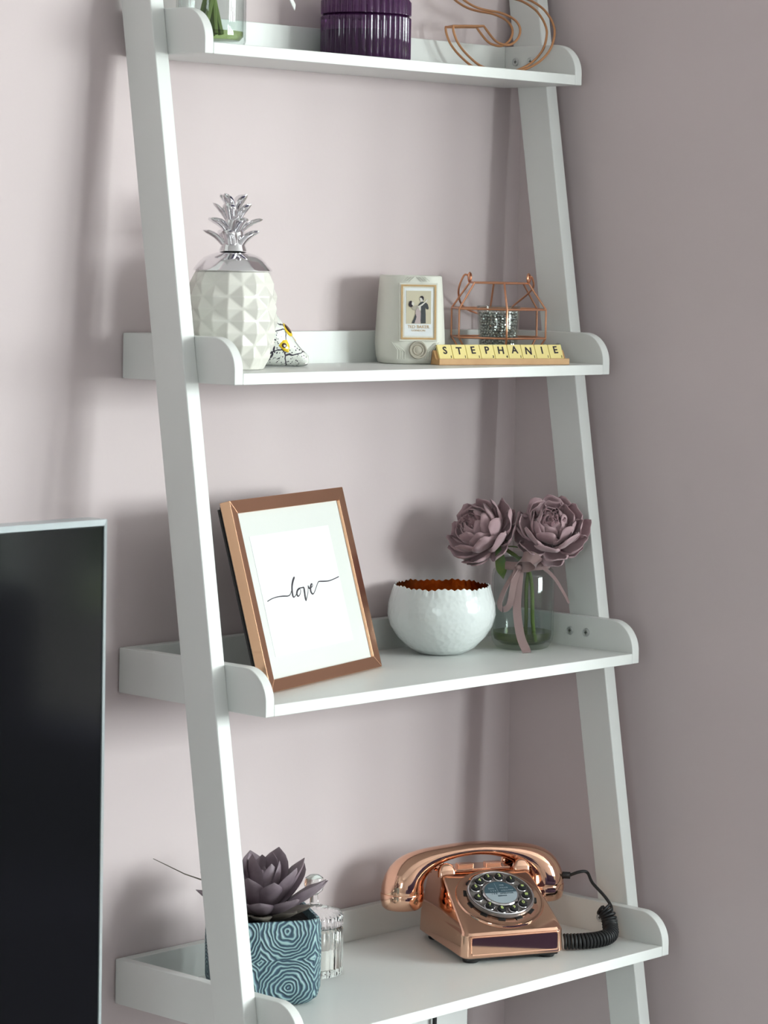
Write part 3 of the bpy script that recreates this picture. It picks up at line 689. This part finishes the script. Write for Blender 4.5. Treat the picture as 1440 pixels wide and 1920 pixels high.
# camera-side directions on the shelf: r = to the right as seen, f = away
rr_ = V((.656, -.755, 0)); ff = V((.755, .656, 0))
def J(a, d_, z): return rr_ * a - ff * d_ + V((0, 0, z))       # a: right, d: toward the viewer
strip([J(-.0035, .0320, .0985), J(-.0050, .0400, .080), J(-.0060, .0405, .050), J(-.0015, .0405, .020), J(.0050, .0430, .004), J(.0065, .0470, .0006)], (tuple(rr_ * .0048), tuple(rr_ * .0052)), 'ribbon', M['ribbon'], rb)
strip([J(-.006, .0325, .100), J(-.019, .0400, .078), J(-.0265, .040, .058), J(-.0230, .042, .0505), J(-.0150, .045, .056), J(-.0105, .043, .080), J(-.006, .0335, .099)], (tuple(rr_ * .002 - ff * .004), tuple(rr_ * .0042 + ff * .001)), 'ribbon', M['ribbon'], rb)
strip([J(-.006, .0335, .1035), J(.000, .041, .112), J(.011, .045, .113), J(.017, .042, .106), J(.008, .036, .101), J(-.001, .034, .100)], (tuple(rr_ * .004 + V((0, 0, .0050))), tuple(rr_ * .004 + V((0, 0, .0050)))), 'ribbon', M['ribbon'], rb)
strip([J(.022, .0230, .100), J(.036, .0150, .087), J(.047, .010, .070), J(.055, .007, .055)], (tuple(V((0, 0, .0022)) + rr_ * .001), tuple(V((0, 0, .0014)))), 'ribbon', M['ribbon'], rb)
MB().rings([squir(.0034 * k_, h_ - .0) for k_, h_ in ((.6, -.004), (1, -.002), (1, .002), (.6, .004))]).build('ribbon_knot', M['ribbon'], rb, tuple(J(-.0045, .0345, .1000)), (R(80), 0, R(-49)), subsurf=1)

def petal(name, L, W, cup, bend, m, seed=0, ruff=.0012):
    rnd = random.Random(seed); n, k = 8, 8; g = []; p = V((0, 0, 0)); a = 0
    for i in range(n + 1):
        t = i / n; wd = W * (.28 + .72 * sin(pi * min(t / .7, 1) / 2)) * (1 if t < .7 else (1 - ((t - .7) / .3) ** 3 * .22))
        d = V((0, cos(a), sin(a))); nn = V((0, -sin(a), cos(a)))
        row = []
        for j in range(k + 1):
            u = (j / k - .5) * 2
            edge = t > .8
            rz = (ruff * sin(u * 7 + seed) * t ** 3) + rnd.uniform(-1, 1) * .0003 * t
            notch = -.30 * L * abs(u) ** 2.4 * t ** 4 + (.0016 * cos(u * 5 + seed * 2) * t ** 4)
            row.append(p + V((u * wd / 2 * (1 - .14 * u * u * cup * 20), 0, 0)) + nn * (cup * W * u * u * 1.0 * (.3 + .7 * t) + rz) + d * notch)
        g.append(row); p = p + d * (L / n); a += bend / n * (1 + t * .6)
    th = .0004; vs = [q for r_ in g for q in r_]; m1 = len(vs)
    # underside, offset
    fs = []; W1 = k + 1
    for i in range(n):
        for j in range(k): fs.append((i * W1 + j, i * W1 + j + 1, (i + 1) * W1 + j + 1, (i + 1) * W1 + j))
    o = MB().add(vs, fs).build(name, m, ang=180)
    md = o.modifiers.new('t', 'SOLIDIFY'); md.thickness = .0005; md.offset = 0
    dg = bpy.context.evaluated_depsgraph_get(); me = bpy.data.meshes.new_from_object(o.evaluated_get(dg)); bpy.data.objects.remove(o)
    me.name = name
    return me
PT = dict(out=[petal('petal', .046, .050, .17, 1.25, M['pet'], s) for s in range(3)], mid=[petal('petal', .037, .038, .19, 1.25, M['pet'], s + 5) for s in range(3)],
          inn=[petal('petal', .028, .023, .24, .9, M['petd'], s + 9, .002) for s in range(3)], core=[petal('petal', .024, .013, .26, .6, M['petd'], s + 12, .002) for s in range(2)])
cj = V((JX, JY, z0))
def peony(label, base, axis, seed, S=1.0, stem_to=None, spin=0):
    t = thing('peony', label, 'flower', base)
    q = V(axis).to_track_quat('Z', 'Y').to_matrix().to_4x4()
    rnd = random.Random(seed)
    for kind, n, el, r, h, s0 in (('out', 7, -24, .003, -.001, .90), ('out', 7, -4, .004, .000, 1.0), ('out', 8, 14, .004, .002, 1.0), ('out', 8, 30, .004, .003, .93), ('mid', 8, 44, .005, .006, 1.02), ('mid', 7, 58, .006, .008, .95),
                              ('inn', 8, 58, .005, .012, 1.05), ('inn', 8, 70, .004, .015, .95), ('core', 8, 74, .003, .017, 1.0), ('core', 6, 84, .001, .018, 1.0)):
        ph = rnd.random() * 6
        for k in range(n):
            a = ph + 2 * pi * k / n + rnd.uniform(-.14, .14)
            e = R(el + rnd.uniform(-6, 6))
            m_ = q @ Matrix.Rotation(a + spin, 4, 'Z') @ Matrix.Translation((0, r, h)) @ Matrix.Rotation(e, 4, 'X')
            me = rnd.choice(PT[kind]); s1 = s0 * S * rnd.uniform(.93, 1.05)
            link(me, 'petal', t, m_.to_translation() * S, m_.to_3x3(), (s1, s1, s1))
    MB().lathe([(.0001, -.004), (.006, -.003), (.009, .001), (.006, .007), (.0001, .012)], 16, caps=False).build('flower_base', M['leafg'], t, (0, 0, 0), q.to_euler())
    if stem_to:
        e = V(stem_to) - V(base); ax = V(axis).normalized()
        nk = V(cj) - V(base) + V((.0045, -.0045, .092))
        MB().tube(smoothline([-ax * .002, -ax * .014, nk, e * .6 + nk * .4 + V((0, 0, -.01)), e], 6), .0024, 8).build('stem', M['stem'], t)
    return t
peL = peony('dusty pink silk peony leaning left over the white bowl', tuple(cj + J(-.038, .006, .130)), tuple(rr_ * -.55 - ff * .50 + V((0, 0, .50))), 3, 1.14, tuple(cj + J(.016, .000, .0065)))
peR = peony('dusty pink silk peony at right facing forward above the jar', tuple(cj + J(.031, .006, .131)), tuple(rr_ * .06 - ff * .68 + V((0, 0, .60))), 8, 1.16, tuple(cj + J(.003, -.008, .0065)))
gl = leaf_mesh('leaf', .040, .0135, .0012, -.5, M['leafg'], tip=1.1, base=.4, cup=.0015)
def orient(d, n_):   # leaf +Y along d, +Z near n_
    d = V(d).normalized(); n_ = V(n_); x = d.cross(n_).normalized(); z = x.cross(d)
    return Matrix((x, d, z)).transposed()
def put(me, name, parent, wpos, d, n_, s=1):
    o = link(me, name, parent, tuple(V(wpos) - parent.location), orient(d, n_), (s,) * 3); return o
put(gl, 'leaf', peL, cj + J(-.030, .020, .122), rr_ * .18 - ff * .25 + V((0, 0, -1)), -ff, .98)
put(gl, 'leaf', peL, cj + J(-.014, .022, .128), rr_ * -.7 - ff * .25 + V((0, 0, .25)), V((0, 0, 1)), .6)
put(gl, 'leaf', peR, cj + J(.004, .016, .118), rr_ * -.9 - ff * .2 + V((0, 0, .35)), V((0, 0, 1)), .7)
put(gl, 'leaf', peR, cj + J(.030, -.010, .118), rr_ * .4 + ff * .6 + V((0, 0, -.3)), V((0, 0, 1)), .9)

# ------------------------------------------------------------ fourth shelf
z0 = ZT[3]
po = thing('plant_pot', 'square teal ceramic pot with swirling rose relief on fourth shelf', 'pot', (.1010, -.1240, z0), R(-31))
pp = [(.040, 0, .018), (.047, .0012, .020), (.0530, .007, .021), (.0553, .018, .019), (.0556, .060, .018), (.0550, .084, .017), (.0532, .0925, .016)]
vs, fs, uvs = [], [], []
def pring(h, z, r, n=12): return [(x, y, z) for x, y in rrect(-h, -h, h, h, r, n)]
rgs = [pring(h, z, r) for h, z, r in pp]; nn_ = len(rgs[0])
rin = [pring(.0500, .0925, .014), pring(.0490, .079, .014)]
o = MB().rings(rgs + rin).build('pot_body', M['pot'], po, ang=60)
me = o.data; uvl = me.uv_layers.new(name='UVMap')
for l in me.loops:
    c = me.vertices[l.vertex_index].co
    uvl.data[l.index].uv = (0, 0)
for p in me.polygons:      # box-unwrapped around the perimeter
    c = p.center
    for li_ in p.loop_indices:
        v = me.vertices[me.loops[li_].vertex_index].co
        ang = math.atan2(v.y, v.x)
        # perimeter coordinate of a square
        if abs(v.x) > abs(v.y): s_ = (v.y / .0556) * (1 if v.x > 0 else -1) + (2 if v.x > 0 else 6)
        else: s_ = (-v.x / .0556) * (1 if v.y > 0 else -1) + (4 if v.y > 0 else 0)
        uvl.data[li_].uv = (s_ * .0556 / .056 + .84, v.z / .054 + .64)
MB().prism(rrect(-.0493, -.0493, .0493, .0493, .014), .004, 'z', .079).build('soil', M['soil'], po)
su = thing('succulent', 'purple-grey rosette succulent growing in the teal pot', 'plant', (.1005, -.1250, z0 + .0765), R(-49))
su.scale = (1.04, 1.04, 1.06)
sl = [leaf_mesh('leaf', .056, .030, .0065, .35, M['succ'], tip=.75, base=.42, cup=.004), leaf_mesh('leaf', .050, .026, .006, .55, M['succ'], tip=.75, base=.42, cup=.004), leaf_mesh('leaf', .048, .026, .0065, .2, M['succg'], tip=.7, base=.42, cup=.004)]
rnd = random.Random(12)
def sleaf(az, el, s_, kind, r=.006, h=.004):   # az measured from viewer's right, counterclockwise
    m_ = Matrix.Rotation(R(az - 90), 4, 'Z') @ Matrix.Translation((0, r, h)) @ Matrix.Rotation(R(el), 4, 'X')
    link(sl[kind], 'leaf', su, m_.to_translation(), m_.to_3x3(), (s_,) * 3)
for az in range(0, 360, 45): sleaf(az + 8 + rnd.uniform(-8, 8), 8 + rnd.uniform(-2, 6), .88, 2, .010, .009)
for az, el, s_ in ((-14, 24, 1.28), (8, 20, 1.2), (-48, 17, .98), (-88, 16, .92), (-128, 18, 1.0), (172, 24, 1.28), (196, 14, 1.22), (140, 30, 1.15), (96, 30, 1.1), (46, 34, 1.15)):
    sleaf(az, el, s_, 0, .008, .014)
for az, el, s_ in ((22, 44, 1.12), (-22, 46, 1.0), (-68, 38, .85), (-110, 42, .9), (-150, 50, 1.1), (165, 46, 1.1), (120, 52, 1.1), (70, 54, 1.15)):
    sleaf(az, el, s_, 0, .006, .018)
for az, el, s_ in ((0, 62, 1.0), (50, 68, 1.12), (105, 66, 1.05), (160, 62, 1.12), (-145, 66, 1.15), (-95, 64, .85), (-45, 66, .95)):
    sleaf(az, el, s_, 1, .004, .020)
for az in (20, 140, 260): sleaf(az, 78, .8, 1, .002, .022)
MB().lathe([(.0001, -.002), (.008, -.002), (.009, .022), (.0001, .028)], 12, caps=False).build('stem', M['succg'], su)
MB().tube([(-.052, .010, .040), (-.085, .020, .048), (-.120, .035, .060)], [.0009, .0006, .0004], 6).build('dry_stalk', M['succg'], su)

vt = thing('ribbed_votive_jar', 'clear ribbed glass candle jar with domed lid behind teal pot', 'candle jar', (.2114, -.0885, z0))
rf = lambda t, i, z: .045 * abs(sin(18 * t))
MB().lathe([(.0001, 0), (.0305, 0), (.0318, .002), (.0318, .050), (.0300, .0535), (.0275, .0535), (.0275, .008), (.0001, .008)], 36 * 6, rib=lambda t, i, z: (rf(t, i, z) if 0 < i < 4 else 0), caps=False).build('glass', M['glass'], vt)
MB().lathe([(.0001, .0085), (.0268, .0085), (.0268, .030), (.0001, .030)], 40, caps=False).build('wax', M['wax'], vt)
lv_ = MB().lathe([(.0001, .0540), (.0300, .0540), (.0318, .0555), (.0318, .0660), (.0300, .0690), (.0250, .0715), (.0150, .0745), (.0060, .0775), (.0001, .0780)], 216, rib=lambda t, i, z: (rf(t, i, z) if 1 < i < 5 else 0), caps=False).build('lid', M['glass'], vt)
MB().lathe([(.0001, .0782), (.0050, .0782), (.0042, .0880), (.0095, .0930), (.0118, .1000), (.0100, .1070), (.0050, .1105), (.0001, .1110)], 32, caps=False).build('knob', M['glass'], lv_)

# ---- telephone
ph = thing('telephone', 'polished copper retro telephone with round dial and black buttons', 'telephone', (.3516, -.1870, z0), math.atan2(-.45, .893))
def sec(x0, y0_, x1, y1_, z, r, zf=None, n=6):
    out = []
    for x, y in rrect(x0, y0_, x1, y1_, r, n): out.append((x, y, z))
    return out
BW = .1250
body = [sec(.0020, .0020, BW - .0020, .1560, .0070, .010), sec(.0, .0, BW, .1580, .0090, .011), sec(.0012, .0008, BW - .0012, .1570, .0330, .010), sec(.0024, .0026, BW - .0024, .1568, .0360, .010)]
# sloping top: front edge moves back with height
for f in (.06, .15, .3, .5, .7, .85, 1.0):
    z = .0360 + .0480 * f; yy = .0026 + .0960 * f
    body.append(sec(.0024 + .0060 * f, yy, BW - .0024 - .0060 * f, .1568 - .010 * f, z, .0080 - .002 * f))
body.append(sec(.0110, .1020, BW - .0110, .1440, .0850, .005))
MB().rings(body).build('body', M['copper'], ph, ang=22, bevel=0)
MB().box(.006, .006, .0035, BW - .006, .150, .0072).build('base_plate', M['blackp'], ph, bevel=.002)
for x in (.016, BW - .016):
    for y in (.018, .135):
        MB().lathe([(.0085, 0), (.0095, .0015), (.0095, .0036)], 20).build('foot', M['blackp'], ph, (x, y, 0))
fp = MB().rings([[(x, 0 - q_, z) for x, z in rrect(.0085 + i_, .0105 + i_, BW - .0085 - i_, .0325 - i_, .0025)] for q_, i_ in ((-.003, 0), (.0012, 0), (.0018, .0007), (.0008, .0016))]).build('front_panel', M['copper'], ph, ang=25)
# cradle: horns, with a recess between
for x in (.016, BW - .016):
    s_ = 1 if x < .06 else -1
    MB().rings([[(x + a * k_, .1030 + b_ * k_ + q_, z) for a, b_ in rrect(-.0105, -.0050, .0105, .0060, .004)] for k_, q_, z in ((1.05, 0, .080), (1, 0, .086), (.85, .001, .0900), (.6, .002, .0935), (.25, .002, .0950))]).build('cradle_horn', M['copper'], ph, ang=60)
    MB().rings([[(x + a * k_, .1430 + b_ * k_, z) for a, b_ in rrect(-.0105, -.0050, .0105, .0050, .004)] for k_, z in ((1.05, .078), (1, .086), (.85, .0910), (.5, .0950), (.2, .0960))]).build('cradle_horn', M['copper'], ph, ang=60)
MB().box(.028, .106, .084, BW - .028, .138, .0868).build('cradle_plate', M['copper'], ph, bevel=.001)
for x in (.045, BW - .045): MB().box(x - .010, .117, .086, x + .010, .127, .0905).build('hook_button', M['copper'], ph, bevel=.001)
# dial, in a tilted frame
dt = math.atan2(.0480, .0960)
def onface(lx, ly_, up_h=0):
    f = (ly_ - .0026) / .0960; z = .0360 + .0480 * f
    return (lx, ly_ - sin(dt) * up_h, z + cos(dt) * up_h)
dl = MB().lathe([(.0001, .0022), (.044, .0022), (.0470, .0010), (.0495, .0016), (.0510, .0016), (.0525, -.0005), (.0525, -.004)], 72, caps=False).build('dial', M['copper'], ph, onface(BW / 2 + .001, .0535), (dt, 0, 0))
MB().lathe([(.0200, .0020), (.0385, .0020), (.0388, .0026), (.0200, .0026)], 60, closed=True).build('dial_well', M['dark'], dl)
wheel = MB().lathe([(.0378, .0040), (.0395, .0040), (.0402, .0060), (.0395, .0080), (.0378, .0080), (.0365, .0068)], 72, closed=True).build('finger_wheel', M['clear'], dl)
MB().lathe([(.0372, .0083), (.0385, .0083), (.0388, .0088), (.0380, .0094), (.0371, .0090)], 72, closed=True).build('chrome_ring', M['chrome'], dl)
MB().lathe([(.0196, .0030), (.0215, .0030), (.0220, .0080), (.0210, .0092), (.0196, .0092)], 60, closed=True).build('chrome_ring', M['chrome'], dl)
MB().lathe([(.0225, .0045), (.0370, .0045), (.0370, .0060), (.0225, .0060)], 72, closed=True).build('dial_face', M['clear'], dl)
for k in range(12):
    a = R(15 + 30 * k); MB().box(.0385, -.0042, .0020, .0430, .0042, .0034).build('dial_slot', M['blackp'], dl, rot=(0, 0, a))
def half(name, a0, a1, m, z):
    pts = [(.0194 * cos(R(a)), .0194 * sin(R(a))) for a in range(a0, a1 + 1, 10)]
    return MB().prism(pts, .0012, 'z', z).build(name, m, dl, smooth=False)
half('dial_label', 0, 180, M['teal'], .0080); half('dial_label', 180, 360, M['pale'], .0080)
for s_, x, y, sz, m in (('FIRE', .0045, .0125, .0030, 'pale'), ('POLICE', .0060, .0078, .0030, 'pale'), ('AMBULANCE', .0085, .0032, .0026, 'pale'), ('DIAL', -.0095, .0075, .0034, 'pale'), ('9 9 9', -.0085, .0028, .0036, 'pale'),
                        ('1 0 0', -.0085, -.0018, .0036, 'teal'), ('OPERATOR', .0065, -.0020, .0032, 'teal'), ('SERVICE', 0, -.0062, .0030, 'teal')):
    text('dial_lettering', s_, sz, M[m], dl, (x, y, .0094), ext=.0001)
MB().box(-.0031, .0008, .0092, -.0028, .0165, .0094).build('dial_line', M['pale'], dl)
btn = None
for chh, a in (('3', 103), ('2', 76), ('1', 49), ('*', 14), ('#', -14), ('0', -47), ('9', -77), ('8', -106), ('7', -134), ('6', -170), ('5', 156), ('4', 130)):
    x, y = .0297 * cos(R(a)), .0297 * sin(R(a))
    if btn is None:
        o = MB().lathe([(.0001, .0108), (.0040, .0107), (.0048, .0102), (.0051, .0092), (.0051, .0050), (.0001, .0050)], 24, caps=False).build('button', M['blackp'], dl, (x, y, 0)); btn = o
    else:
        o = btn.copy(); col.objects.link(o); o.location = (x, y, 0)
    MB().lathe([(.0050, .0062), (.0058, .0062), (.0060, .0072), (.0054, .0078), (.0050, .0074)], 24, closed=True).build('button_ring', M['chrome'], dl, (x, y, 0))
    text('button_number', chh, .0066 if chh not in '*' else .009, M['lime'], dl, (x, y - (.0012 if chh == '*' else 0), .0109), ext=.0001, bold=.00008)
# handset, a thing of its own resting on the cradle
hs = thing('telephone_handset', 'polished copper handset resting across the top of the telephone', 'handset', ph.location, math.atan2(-.45, .893))
cx_ = .0560; yy = .1210
hp_ = [(-.0882, .0560, .0246, 1.0), (-.0882, .0610, .0252, 1.0), (-.0878, .0700, .0252, 1.0), (-.0840, .0800, .0236, 1.0), (-.0760, .0885, .0200, 1.05), (-.0640, .0958, .0150, 1.2), (-.0500, .1012, .0110, 1.5), (-.0330, .1050, .0086, 1.8), (-.0160, .1072, .0078, 2.0), (0, .1080, .0076, 2.0)]
full = [(x, z, r, k) for x, z, r, k in hp_] + [(-x, z, r, k) for x, z, r, k in hp_[::-1][1:]]
rg = []
for i, (x, z, r, k) in enumerate(full):
    a_, b_ = full[max(i - 1, 0)], full[min(i + 1, len(full) - 1)]
    t = V((b_[0] - a_[0], 0, b_[1] - a_[1])).normalized()
    if i < 3: t = V((0, 0, 1)).lerp(t, i / 4).normalized()
    if i > len(full) - 4: t = V((0, 0, -1)).lerp(t, (len(full) - 1 - i) / 4).normalized()
    nn = V((-t.z, 0, t.x))
    rg.append([V((cx_ + x, yy, z)) + nn * cos(2 * pi * q / 32) * r + V((0, 1, 0)) * sin(2 * pi * q / 32) * r * k for q in range(32)])
MB().rings(rg).build('handle', M['copper'], hs, subsurf=1, ang=70)
for s_ in (-1, 1):
    MB().lathe([(.0001, .0405), (.0140, .0405), (.0205, .0415), (.0236, .0445), (.0252, .0520), (.0256, .0590), (.0252, .0600), (.0240, .0602), (.0001, .0602)], 40, caps=False).build('ear_cap', M['copper'], hs, (cx_ + s_ * .0882, yy, .001), (0, R(0), 0))
MB().tube([(.1655, yy - .002, .0690), (.1760, yy - .008, .0690)], .0042, 12).build('cord_plug', M['blackp'], hs)
# cord: straight lead then coil lying on the shelf
pw = lambda lx, ly_, z: V((.3516, -.1870, z0)) + V((.893, -.45, 0)) * lx + V((.45, .893, 0)) * ly_ + V((0, 0, z))
coil_path = smoothline([V((.4900, -.2180, z0 + .0104)), V((.5060, -.2320, z0 + .0104)), V((.5280, -.2400, z0 + .0104)), V((.5500, -.2370, z0 + .0112)), V((.5620, -.2270, z0 + .0180)), V((.5655, -.2200, z0 + .0300)), V((.5640, -.2130, z0 + .0370))], 12)
Ls = [0]
for a, b_ in zip(coil_path, coil_path[1:]): Ls.append(Ls[-1] + (b_ - a).length)
turns = 27; hel = []; steps = turns * 12; up = V((0, 0, 1)); nrm = None
for s_ in range(steps + 1):
    L = Ls[-1] * s_ / steps; i = 0
    while i < len(Ls) - 2 and Ls[i + 1] < L: i += 1
    f = (L - Ls[i]) / max(1e-9, Ls[i + 1] - Ls[i]); p = coil_path[i].lerp(coil_path[i + 1], f); t = (coil_path[i + 1] - coil_path[i]).normalized()
    if nrm is None: nrm = V((0, 0, 1))
    a = (nrm - t * nrm.dot(t)).normalized(); nrm = a; b_ = t.cross(a); th = 2 * pi * turns * s_ / steps
    hel.append(p + (a * cos(th) + b_ * sin(th)) * .0078)
lead = smoothline([hel[-1], V((.5700, -.2200, z0 + .0300)), V((.5745, -.2180, z0 + .0370)), V((.5740, -.2080, z0 + .0480)), V((.5720, -.1900, z0 + .0620)), V((.5760, -.1780, z0 + .0720)), pw(.1860, yy - .014, .0740), pw(.1750, yy - .0075, .0690)], 8)
cd = tag(MB().tube(hel, .0019, 7).build('curly_cable', M['blackc']), 'black coiled telephone cord curling on shelf beside the copper telephone', 'cord')
MB().tube(lead, .0019, 8).build('straight_lead', M['blackc'], cd)

# ------------------------------------------------------------ bottom shelf: white box with a black cable
z0 = ZT[4]
bx = thing('storage_box', 'plain white box on the lowest shelf, partly hidden by the shelf above', 'box', (.3800, -.0600, z0))
MB().box(-.13, -.040, 0, .076, .040, .265).build('box_body', M['tvc'], bx, bevel=.003)
MB().box(-.132, -.042, .2652, .078, .042, .300).build('box_lid', M['tvc'], bx, bevel=.003)
tag(MB().tube(smoothline([(.392, -.180, z0 + .0024), (.3935, -.150, z0 + .0030), (.3935, -.1150, z0 + .012), (.3932, -.1060, z0 + .10), (.3925, -.1055, z0 + .235), (.3930, -.1052, z0 + .295), (.3930, -.0980, z0 + .3035), (.3930, -.060, z0 + .3030)], 6), .0026, 8).build('power_cable', M['blackc']),
    'thin black cable hanging down the white box under the fourth shelf', 'cable')
